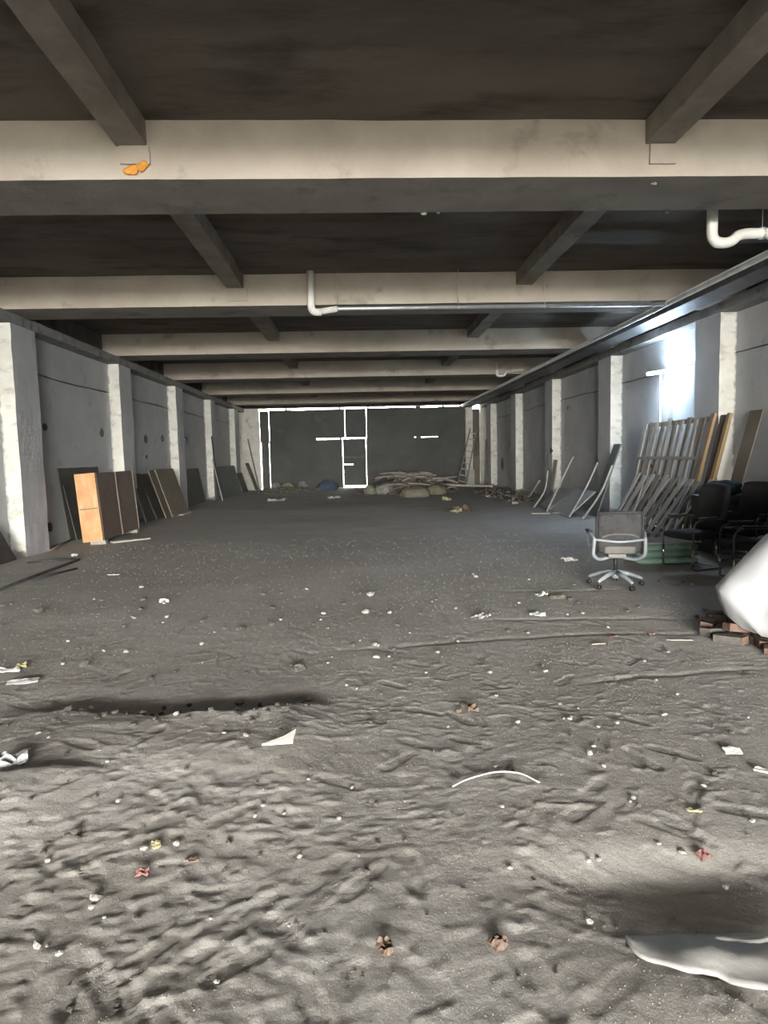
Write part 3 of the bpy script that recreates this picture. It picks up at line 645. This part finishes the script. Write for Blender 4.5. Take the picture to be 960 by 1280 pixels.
sack('sack', 520, 621, 1.2, .42, TANSACK, 'big dull yellow-brown sack slumped in front of the rubble heap', 11)
sack('sack', 545, 618, .9, .4, TANSACK, 'second dull sack slumped under the branches', 12)

# ------------------------------------------------------------------ mesh office chair
oc = empty('office_chair', (0, 0, 0)); tag(oc, 'empty mesh-backed office chair with silver arm loops, standing alone on the dirt', 'chair')
p = F(769, 733); oc.location = (p.x, p.y, p.z+.004); oc.rotation_euler = (0, 0, math.radians(-12))
for k in range(5):
    a = math.radians(-90+26+72*k); e = Vector((math.cos(a), math.sin(a), 0)); bm = bmesh.new()
    tube(bm, [e*.03+Vector((0, 0, .165)), e*.16+Vector((0, 0, .145)), e*.29+Vector((0, 0, .1)), e*.315+Vector((0, 0, .085))], [.03, .026, .021, .016], 8)
    lg = obj('base_leg', bm, SILVER, oc, True)
    sd_ = Vector((-e.y, e.x, 0)); bm = bmesh.new(); c = e*.31+Vector((0, 0, .029))
    for s in (-1, 1): tube(bm, [c+sd_*s*.008, c+sd_*s*.024], .028, 12)
    tube(bm, [c, c+Vector((0, 0, .06))], .007, 6); obj('caster', bm, BLACKP, lg, True)
obj('hub', T([(0, 0, .1), (0, 0, .19)], .04, 14), SILVER, oc, True)
obj('gas_lift', T([(0, 0, .18), (0, 0, .37)], .022, 12), BLACKP, oc, True)
bm = B((0, .0, .375), (.2, .24, .05), None, .015); obj('tilt_mechanism', bm, DUST, oc)
def pad(w_, d_, t_, fn, nx_=14, ny_=10):
    bm = bmesh.new(); V = [[[None]*(ny_+1) for _ in range(nx_+1)] for _ in range(2)]
    for s in range(2):
        for i in range(nx_+1):
            for j in range(ny_+1):
                u = i/nx_*2-1; v = j/ny_*2-1; edge = max(0, 1-max(abs(u), abs(v))**6)
                rx = 1-.06*abs(v)**6; ry = 1-.06*abs(u)**6
                V[s][i][j] = bm.verts.new(fn(u*rx*w_/2, v*ry*d_/2, (s-.5)*t_*(.45+.55*edge**.5)))
    for s in range(2):
        for i in range(nx_):
            for j in range(ny_): bm.faces.new((V[s][i][j], V[s][i+1][j], V[s][i+1][j+1], V[s][i][j+1]))
    rim = [(i, 0) for i in range(nx_)]+[(nx_, j) for j in range(ny_)]+[(i, ny_) for i in range(nx_, 0, -1)]+[(0, j) for j in range(ny_, 0, -1)]
    for k in range(len(rim)):
        a, b = rim[k], rim[(k+1) % len(rim)]; bm.faces.new((V[0][a[0]][a[1]], V[0][b[0]][b[1]], V[1][b[0]][b[1]], V[1][a[0]][a[1]]))
    return bm
obj('seat', pad(.47, .46, .07, lambda x, y, z: Vector((x, y+.03, .435+z-.25*max(0, y-.12)**1+.02*(x/.23)**2))), BLACKF, oc, True)
def bk(x, y, z):  # back surface: x across, y up, z thickness
    return Vector((x, -.215-.16*(y+.27)*.5-.12*(1-(x/.26)**2)*.25+z, .66+y))
obj('backrest', pad(.475, .46, .018, bk, 12, 12), MESHF, oc, True)
fpts = [bk(x, y, 0) for x, y in ((-.245, -.24), (-.25, 0), (-.252, .15), (-.245, .215), (-.225, .235), (0, .24), (.225, .235), (.245, .215), (.252, .15), (.25, 0), (.245, -.24))]
obj('back_frame', T(fpts, .014, 8), BLACKP, oc, True)
obj('lumbar_bar', T(bez([bk(-.2, -.045, -.02), bk(-.1, -.01, -.035), bk(.1, -.01, -.035), bk(.2, -.045, -.02)], 5), .011, 8), PADG, oc, True)
obj('cross_bar', T(bez([bk(-.27, -.075, -.015), bk(0, -.095, -.03), bk(.27, -.075, -.015)], 6), .014, 8), SILVER, oc, True)
obj('lumbar_pad', pad(.34, .09, .04, lambda x, y, z: bk(x, y-.19, z-.025)), PADG, oc, True)
for s in (-1, 1):
    ar = obj('armrest', T(bez([(s*.275, -.25, .6), (s*.28, -.235, .5), (s*.275, -.21, .4), (s*.2, -.12, .34), (s*.08, -.02, .345)], 5), .021, 8), SILVER, oc, True)
    obj('arm_bar', T(bez([(s*.275, -.25, .59), (s*.3, -.1, .64), (s*.3, .1, .635), (s*.29, .2, .6), (s*.27, .2, .45), (s*.2, .15, .4)], 5), .016, 8), SILVER, ar, True)
    obj('arm_pad', B((s*.3, .04, .655), (.05, .25, .025), None, .01), BLACKP, ar)
# ------------------------------------------------------------------ black conference chairs
def black_chair(label, u, v, rz, loc=None):
    t = empty('conference_chair'); p = F(u, v) if loc is None else Vector((loc[0], loc[1], gz(*loc))); t.location = p; t.rotation_euler = (0, 0, rz); t['label'] = label; t['category'] = 'chair'
    obj('seat', pad(.5, .5, .11, lambda x, y, z: Vector((x, y+.02, .45+z))), BLACKF, t, True)
    obj('backrest', pad(.5, .62, .11, lambda x, y, z: Vector((x*(1-.25*max(0, y)**1.2), -.25-.22*(y+.31)-.05*(1-(x/.25)**2)+z, .80+y))), BLACKF, t, True)
    for s in (-1, 1):
        f = obj('frame', T(bez([(s*.24, -.27, .66), (s*.27, -.22, .67), (s*.275, .1, .66), (s*.275, .22, .6), (s*.27, .23, .4), (s*.265, .23, .08), (s*.26, .2, .016), (s*.26, 0, .014), (s*.26, -.25, .014)], 5), .0125, 8), DARKMET, t, True)
        obj('leg_sleeve', T([(s*.266, .23, .1), (s*.268, .231, .3)], .015, 8), CHROME, f, True)
        obj('armrest', B((s*.275, 0, .685), (.055, .3, .03), None, .012), BLACKP, f)
    obj('cross_bar', T([(-.26, -.25, .014), (.26, -.25, .014)], .0125, 8), CHROME, t, True)
    obj('seat_frame', T([(-.265, .1, .39), (.265, .1, .39)], .0125, 8), CHROME, t, True)
    return t
black_chair('black upholstered chair beside the green sacks, chrome legs showing', 0, 0, math.radians(105), (4.45, 8.35))
black_chair('black chair pushed between the other black chairs and the white bag', 0, 0, math.radians(75), (4.6, 7.35))
black_chair('black chair at the back of the group, beneath the yellow timbers', 0, 0, math.radians(120), (5.3, 8.55))
black_chair('black chair farthest from the green sacks, hidden in the dark corner', 0, 0, math.radians(80), (5.35, 7.6))
o = obj('cloth_bundle', lump((0, 0, 0), (.28, .2, .12), 4, .4, 3), TEAL, None, True); o.location = (5.25, 9.1, 1.0); 
o.location = (5.6, 9.6, .98); tag(o, 'dark teal cloth bundle dumped on the black crate behind the chairs', 'bundle')
cr = empty('crate', (5.6, 9.6, gz(5.6, 9.6))); tag(cr, 'black crate standing behind the black chairs', 'crate')
obj('body', B((0, 0, .44), (.7, .6, .86), None, .015), BLACKP, cr)
for z in (.2, .5, .8): obj('rib', B((0, -.31, z), (.68, .02, .04), None, .005), BLACKP, cr)
# ------------------------------------------------------------------ green sacks
p = fl(832, 708); gx, gy = p.x+.1, p.y+.32; zz = gz(gx, gy)
for k, nm in enumerate(('lowest', 'middle', 'topmost')):
    bm = pad(.86-.02*k, .56-.02*k, .105, lambda x, y, z: Vector((x, y, z+.052+.006*mnoise.noise(Vector((x*9, y*9, k))))), 16, 10)
    o = obj('green_sack', bm, GREENSACK, None, True); o.location = (gx+.02*(k-1), gy+.01*k, zz+.088*k); o.rotation_euler = (0, 0, .04*(k-1))
    tag(o, 'flat green woven sack beside the black chairs, %s of its stack' % nm, 'sack', None)
o = obj('dust_sheet', pad(.9, .6, .03, lambda x, y, z: Vector((x, y, z+.01*mnoise.noise(Vector((x*6, y*6, 2)))-.9*max(0, abs(x)-.38)**1.5)), 16, 10), DUST, None, True); o.location = (gx+.02, gy+.03, zz+.295); tag(o, 'dusty grey cloth lying over the stack of green sacks', 'cloth')
# ------------------------------------------------------------------ white bag on its bricks
bm = bmesh.new(); n, m_ = 64, 26; V = []
for i in range(m_+1):
    r = i/m_; V.append([])
    for k in range(n):
        a = 2*PI*k/n; e = Vector((math.cos(a), math.sin(a), 0))
        fold = .09*math.sin(a*7+2*mnoise.noise(e*2))*r**2+.1*mnoise.noise(e*1.7)*r
        rad = r*(1+fold) if r < .93 else .93*(1+fold)-(r-.93)*1.2
        z = 1.15*(1-max(0, r)**2.2)+.07*mnoise.noise(e*r*4+Vector((3, 0, 0)))+.05*mnoise.noise(e*r*9)+.16+(.10*math.sin(a*3+.5)+.06*math.sin(a*7))*r**3
        if r > .93: z -= (r-.93)*1.0
        V[-1].append(bm.verts.new((e.x*rad*1.28, e.y*rad*1.15, max(z, .1))))
for i in range(m_):
    for k in range(n): bm.faces.new((V[i][k], V[i][(k+1) % n], V[i+1][(k+1) % n], V[i+1][k]))
bmesh.ops.remove_doubles(bm, verts=bm.verts, dist=.0005)
wbg = obj('white_bag', bm, WHITEBAG, None, True); wbg.location = (4.3, 5.0, gz(4.3, 5.0)); tag(wbg, 'big slumped white woven bulk bag resting on old bricks', 'bag')
shade_bag = wbg.copy(); col.objects.link(shade_bag); shade_bag.location = (5.05, 2.6, gz(5.05, 2.6)); shade_bag.scale = (1.05, 1.05, 1.75); shade_bag.rotation_euler = (0, 0, 1.1); tag(shade_bag, 'taller white woven bulk bag added out of view to shade the black chairs', 'bag')  # unseen extra bag, added to darken the chair corner and right wall
rr = random.Random(5)
for k in range(26):
    a = rr.uniform(2.2, 4.6); r = rr.uniform(.8, 1.12); x = 4.3+math.cos(a)*1.2*r; y = 5.0+math.sin(a)*1.1*r
    o = obj('brick', rough_box((0, 0, 0), (.21, .1, .065), .06, .006), BRICK if rr.random() < .75 else CLOD)
    o.location = (x, y, gz(x, y)+.03+(.06 if r < 1 and k % 3 == 0 else 0)); o.rotation_euler = (rr.uniform(-.15, .15), rr.uniform(-.15, .15), rr.uniform(0, 3))
    kk = ('reddish' if o.data.materials[0] is BRICK else 'grey')+(' tilted' if abs(o.rotation_euler.x) > .09 else '')+(' raised' if r < 1 and k % 3 == 0 else ''); tag(o, 'old %s brick lying under the edge of the white bag' % kk, 'brick', kk+' bricks under the white bag')

# ------------------------------------------------------------------ litter on the dirt
def chipmesh(seed, flat=.6, sub=1):
    bm = lump((0, 0, 0), (1, .8, flat), seed, .6, sub); me_ = bpy.data.meshes.new('chip'); bm.to_mesh(me_); bm.free(); return me_
CH_P = [chipmesh(k+1, .55) for k in range(6)]; CH_D = [chipmesh(k+20, .6) for k in range(6)]
for q in CH_P: q.materials.append(STONE)
for q in CH_D: q.materials.append(CLOD)
MARKS = [((-.4, 3.6), 'near the white tile shard'), ((-1.3, 2.9), 'on the crusted hump'), ((.75, 3.05), 'near the curved white wire'), ((1.1, 2.1), 'near the half-buried sheet'), ((2.9, 7.2), 'near the office chair'), ((2.9, 5.0), 'near the white bag'),
    ((-2.6, 6.2), 'out from the orange-ended cabinet'), ((.2, 6.0), 'on the open floor between the crust and the office chair'), ((.8, 4.1), 'beyond the curved white wire'), ((1.9, 3.6), 'on the trodden dirt before the white bag'), ((0, 2.2), 'between the hump and the half-buried sheet')]
def where(x, y): return min(MARKS, key=lambda q: (q[0][0]-x)**2+(q[0][1]-y)**2)[1]
def chip(me_, name, x, y, s, label, cat, group, sink=.25):
    o = bpy.data.objects.new(name, me_); col.objects.link(o); o.scale = (s, s, s); o.rotation_euler = (random.uniform(-.3, .3), random.uniform(-.3, .3), random.uniform(0, 6))
    o.location = (x, y, gz(x, y)+s*.5*(1-sink)); w_ = where(x, y); tag(o, ('tiny ' if s < .009 else 'small ')+label+' '+w_, cat, ('tiny ' if s < .009 else 'small ')+group+' '+w_); return o
SPOTS = [(404, 767, 4), (205, 755, 4), (177, 735, 4), (410, 785, 2), (268, 790, 2), (595, 721, 4), (592, 718, 3), (661, 725, 3), (728, 766, 4), (690, 745, 3), (760, 783, 3), (806, 825, 3), (846, 868, 4), (792, 1000, 5),
    (712, 900, 5), (737, 945, 6), (755, 960, 4), (771, 905, 5), (748, 910, 4), (742, 935, 4), (853, 1063, 7), (940, 1030, 6), (748, 1072, 5), (736, 1074, 5), (907, 1098, 6), (647, 903, 4), (377, 880, 5), (367, 868, 5), (433, 855, 3),
    (446, 860, 3), (308, 930, 5), (440, 985, 4), (424, 1025, 4), (355, 1020, 4), (180, 1065, 7), (194, 1062, 7), (120, 1127, 9), (47, 1186, 8), (75, 1195, 7), (270, 1227, 6), (115, 1137, 6), (60, 1080, 5), (220, 1060, 6), (235, 1080, 6), (628, 1010, 4),
    (570, 760, 3), (533, 840, 3), (512, 790, 2), (486, 820, 3), (612, 840, 4), (682, 838, 4), (660, 790, 3), (572, 800, 3), (620, 870, 3), (700, 880, 4), (806, 640, 3), (820, 850, 3), (880, 985, 5), (560, 908, 3), (450, 800, 2), (415, 820, 2)]
for u, v, s in SPOTS:
    p = fl(u, v); d = p.y; chip(random.choice(CH_P), 'stone_chip', p.x, p.y, s*d/FPX*.9, 'pale stone chip', 'stone', 'pale stone chips')
for k in range(230):
    d = 1.75+6.0*random.random()**1.5; x = random.uniform(-.6, .62)*d+.1 if k % 3 else random.uniform(-.6, .1)*d
    chip(random.choice(CH_D if k % 4 else CH_P), 'dirt_clod' if k % 4 else 'stone_chip', x, d, random.uniform(1.3, 4.6)*d/FPX*(1 if k % 5 else 1.5), *(('grey clod of dirt', 'clod', 'grey dirt clods') if k % 4 else ('pale stone chip', 'stone', 'pale stone chips')))
for k in range(46):
    x = random.uniform(-1.9, -.3); y = 4.02+.16*math.sin(x*2.1+.6)-.08*(x+.9)**2+random.gauss(.02, .12)
    o = chip(random.choice(CH_D), 'dirt_clod', x, y, random.uniform(.008, .03), 'grey clod of dirt', 'clod', 'grey dirt clods'); tag(o, 'grey clod of dirt along the broken far edge of the crusted hump', 'clod', 'clods along the crust edge')
# fine grit nobody could count
bm = bmesh.new(); rr = random.Random(9)
for k in range(9000):
    d = 1.6+11*rr.random()**1.7; x = rr.uniform(-.64, .66)*d+.1
    if x < -5.4 or x > 6: continue
    s = rr.uniform(.5, 1.4)*(.002+.0007*d); z = gz(x, d)
    a = rr.uniform(0, 6); P4 = [Vector((math.cos(a+2.1*j)*s, math.sin(a+2.1*j)*s, -s*.3)) for j in range(3)]+[Vector((0, 0, s*rr.uniform(.6, 1.2)))]
    vv = [bm.verts.new(q+Vector((x, d, z))) for q in P4]
    for f in ((0, 1, 3), (1, 2, 3), (2, 0, 3)): bm.faces.new([vv[j] for j in f])
g = obj('grit', bm, CRUMB); tag(g, 'fine grit and crumbs strewn over the dirt floor', 'grit', kind='stuff')
def scrap(name, u, v, w_, d_, mat, label, cat, rz=0, tilt=.1, crump=.3, th=.006, lift=0, seed=None):
    p = fl(u, v); sd2 = u*.37+v*.11 if seed is None else seed
    bm = bmesh.new(); bmesh.ops.create_grid(bm, x_segments=7, y_segments=5, size=.5)
    for q in bm.verts:
        n = mnoise.noise(Vector((q.co.x*2.2+sd2, q.co.y*2.2, 0))); e = 1+.35*mnoise.noise(Vector((q.co.x*3, q.co.y*3, sd2)))
        q.co = Vector((q.co.x*w_*e, q.co.y*d_*e, abs(n)*crump*min(w_, d_)))
    r = bmesh.ops.extrude_face_region(bm, geom=bm.faces[:]); bmesh.ops.translate(bm, vec=(0, 0, th), verts=[e for e in r['geom'] if isinstance(e, bmesh.types.BMVert)])
    o = obj(name, bm, mat); o.location = (p.x, p.y, gz(p.x, p.y)+.004+lift); o.rotation_euler = (tilt, 0, rz); tag(o, label, cat); return o
# triangular tile shard
p = fl(350, 941); bm = bmesh.new(); pr = [(-.09, -.03), (.075, -.035), (.085, .075), (.02, .02)]
a0 = [bm.verts.new((x, y, .0)) for x, y in pr]; a1 = [bm.verts.new((x, y, .012)) for x, y in pr]
bm.faces.new(a0[::-1]); bm.faces.new(a1)
for k in range(4): bm.faces.new((a0[k], a0[(k+1) % 4], a1[(k+1) % 4], a1[k]))
o = obj('tile_shard', bm, TILEW); o.location = (p.x, p.y, gz(p.x, p.y)+.02); o.rotation_euler = (.22, -.05, 0); tag(o, 'white pointed tile shard at the broken edge of the dirt crust', 'shard')
# curved white wire
pts = [fl(u, v) for u, v in ((566, 988), (585, 978), (620, 968), (650, 972), (674, 983))]; a = pts[2].copy(); a.z = gz(a.x, a.y)
o = obj('wire', T(bez([Vector((q.x-a.x, q.y-a.y, gz(q.x, q.y)-a.z+.012)) for q in pts], 6), .0045, 6), PAPER, None, True); o.location = a; tag(o, 'thin white curved wire lying on the dirt', 'wire')
LIT = (('paper_scrap', 712, 701, .22, .12, PAPER, 'white crumpled carton lying left of the office chair', 'scrap', .2, .1, .9), ('paper_scrap', 677, 744, .12, .08, PAPER, 'white scrap beside the brown cardboard piece', 'scrap', .4, .1, .8),
    ('cardboard_scrap', 697, 747, .2, .1, TANSACK, 'brown cardboard piece on the dirt before the office chair', 'scrap', .1, .05, .5), ('paper_scrap', 672, 768, .16, .08, GREYSHEET, 'grey torn sheet on the dirt below the cardboard piece', 'scrap', -.3, .1, .6),
    ('cardboard_scrap', 602, 771, .16, .1, GREYSHEET, 'grey flattened scrap in the middle of the dirt floor', 'scrap', .6, .05, .5), ('wood_splinter', 850, 799, .2, .02, PALEWOOD, 'pale splinter lying in front of the white bag', 'splinter', -.1, 0, .3),
    ('wood_splinter', 748, 804, .1, .015, PALEWOOD, 'thin pale splinter left of the red scrap', 'splinter', .05, 0, .3), ('red_scrap', 814, 791, .05, .04, REDP, 'tiny red scrap near the pale splinter', 'scrap', 0, 0, .6),
    ('red_scrap', 767, 794, .08, .03, REDP, 'reddish strip lying left of the tiny red scrap', 'scrap', .3, 0, .6), ('paper_scrap', 915, 942, .085, .05, PAPER, 'white tile chip near the white bag on the open dirt', 'scrap', -.1, .35, .1),
    ('paper_scrap', 953, 967, .07, .03, PAPER, 'white scrap strip beyond the white tile chip', 'scrap', -.5, .1, .4), ('red_scrap', 878, 1068, .045, .04, REDP, 'crumpled red and pink wrapper on the dirt', 'wrapper', .3, .2, 1.0),
    ('orange_scrap', 590, 887, .07, .05, ORANGEP, 'orange-brown crumpled wrapper in the middle of the floor', 'wrapper', 0, .2, 1.0), ('orange_scrap', 573, 890, .03, .03, ORANGEP, 'tiny orange crumb beside the crumpled wrapper', 'scrap', 0, .2, 1.0),
    ('orange_scrap', 622, 1182, .055, .045, ORANGEP, 'rusty brown clod-caked wrapper near the half-buried sheet', 'wrapper', .5, .3, 1.0), ('brown_bottle_cap', 482, 1188, .045, .05, ORANGEP, 'brown crushed cup pressed into the dirt', 'cup', .2, .5, 1.2),
    ('yellow_scrap', 868, 1017, .06, .02, YELP, 'thin yellow strip on the dirt', 'scrap', -.1, .05, .5), ('yellow_scrap', 196, 1063, .035, .03, YELP, 'pale yellow scrap on the crusted hump', 'scrap', .4, .2, .8),
    ('red_scrap', 178, 1095, .05, .03, REDP, 'dull red scrap on the crusted hump', 'scrap', .1, .2, .8), ('orange_scrap', 240, 1080, .05, .02, ORANGEP, 'orange peel-like strip on the crusted hump', 'scrap', .3, .1, .6),
    ('paper_scrap', 12, 838, .16, .06, PAPER, 'pale torn sheet at the left edge of the dirt crust', 'scrap', .1, .1, .6), ('yellow_scrap', 27, 833, .08, .06, YELP, 'yellow scrap on the pale torn sheet', 'scrap', .4, .3, .9),
    ('paper_scrap', 28, 852, .2, .07, GREYSHEET, 'grey flat scrap just before the pale torn sheet', 'scrap', .1, .15, .4), ('paper_scrap', 12, 965, .16, .12, GREYSHEET, 'broken grey plaster lump on the crust by the left', 'scrap', .5, .3, .9),
    ('orange_scrap', 577, 640, .5, .35, ORANGEP, 'orange and yellow litter heap far down the hall', 'litter', .3, .1, .9), ('yellow_scrap', 570, 641, .35, .25, YELP, 'yellow bag scrap beside the orange litter', 'litter', .9, .1, 1.1),
    ('yellow_scrap', 558, 625, .3, .22, YELP, 'yellow scrap in front of the rubble heap', 'litter', 0, .1, 1.1), ('paper_scrap', 644, 630, .16, .12, PAPER, 'white scrap at the foot of the right wall scatter', 'scrap', 0, .1, 1.1),
    ('paper_scrap', 610, 621, .18, .14, PAPER, 'white scrap on the dark scatter near the far right pillar', 'scrap', 0, .1, 1.1), ('paper_scrap', 417, 623, .5, .3, GREYSHEET, 'grey crumpled paper on the dirt before the far door', 'scrap', 0, .05, .5),
    ('paper_scrap', 345, 626, .6, .3, GREYSHEET, 'grey dust-covered sheet before the far left pier', 'scrap', 0, .05, .5), ('paper_scrap', 205, 753, .1, .06, PAPER, 'pale lump of plaster on the dirt opposite the cabinet', 'scrap', .3, .3, .9),
    ('cardboard_scrap', 372, 836, .1, .06, CLOD, 'dark curled scrap above the crust edge', 'scrap', .3, .3, 1.0), ('paper_scrap', 142, 718, .14, .06, PAPER, 'flat pale scrap on the dirt near the long steel rod', 'scrap', .1, .0, .3),
    ('paper_scrap', 93, 694, .1, .07, PAPER, 'white crumpled scrap at the end of the long steel rod', 'scrap', .1, .2, .9))
for q in LIT: scrap(*q)
# half-buried plastic sheet in the hollow
def sheet_at(u0, u1, prof, label, name, mat):
    bm = bmesh.new(); n, m_ = 26, 10; V = []
    for i in range(n+1):
        s = i/n; u = u0+(u1-u0)*s; va, vb = prof(s); V.append([])
        for j in range(m_+1):
            t_ = j/m_; p = fl(u, va+(vb-va)*t_); z = gz(p.x, p.y)
            V[-1].append(bm.verts.new((p.x, p.y, z+.018+.012*math.sin(t_*PI)+.014*mnoise.noise(Vector((p.x*6, p.y*9, 1))))))
    for i in range(n):
        for j in range(m_): bm.faces.new((V[i][j], V[i+1][j], V[i+1][j+1], V[i][j+1]))
    c = V[n//2][m_//2].co.copy()
    r = bmesh.ops.extrude_face_region(bm, geom=bm.faces[:]); bmesh.ops.translate(bm, vec=(0, 0, -.008), verts=[e for e in r['geom'] if isinstance(e, bmesh.types.BMVert)])
    bmesh.ops.translate(bm, vec=-c, verts=bm.verts); o = obj(name, bm, mat, None, True); o.location = c; tag(o, label, 'sheet'); return o
sheet_at(782, 1010, lambda s: (1172-8*math.sin(s*3)+6*s, 1176+66*min(1, s*1.4)**.6+6*math.sin(s*9)+2*math.sin(s*23)), 'half-buried dusty plastic sheet in the hollow at the front', 'plastic_sheet', PLASTIC)
sheet_at(893, 990, lambda s: (1170+3*math.sin(s*5), 1176+10*math.sin(s*PI)+4), 'white torn strip lying across the half-buried plastic sheet', 'plastic_strip', PAPER)
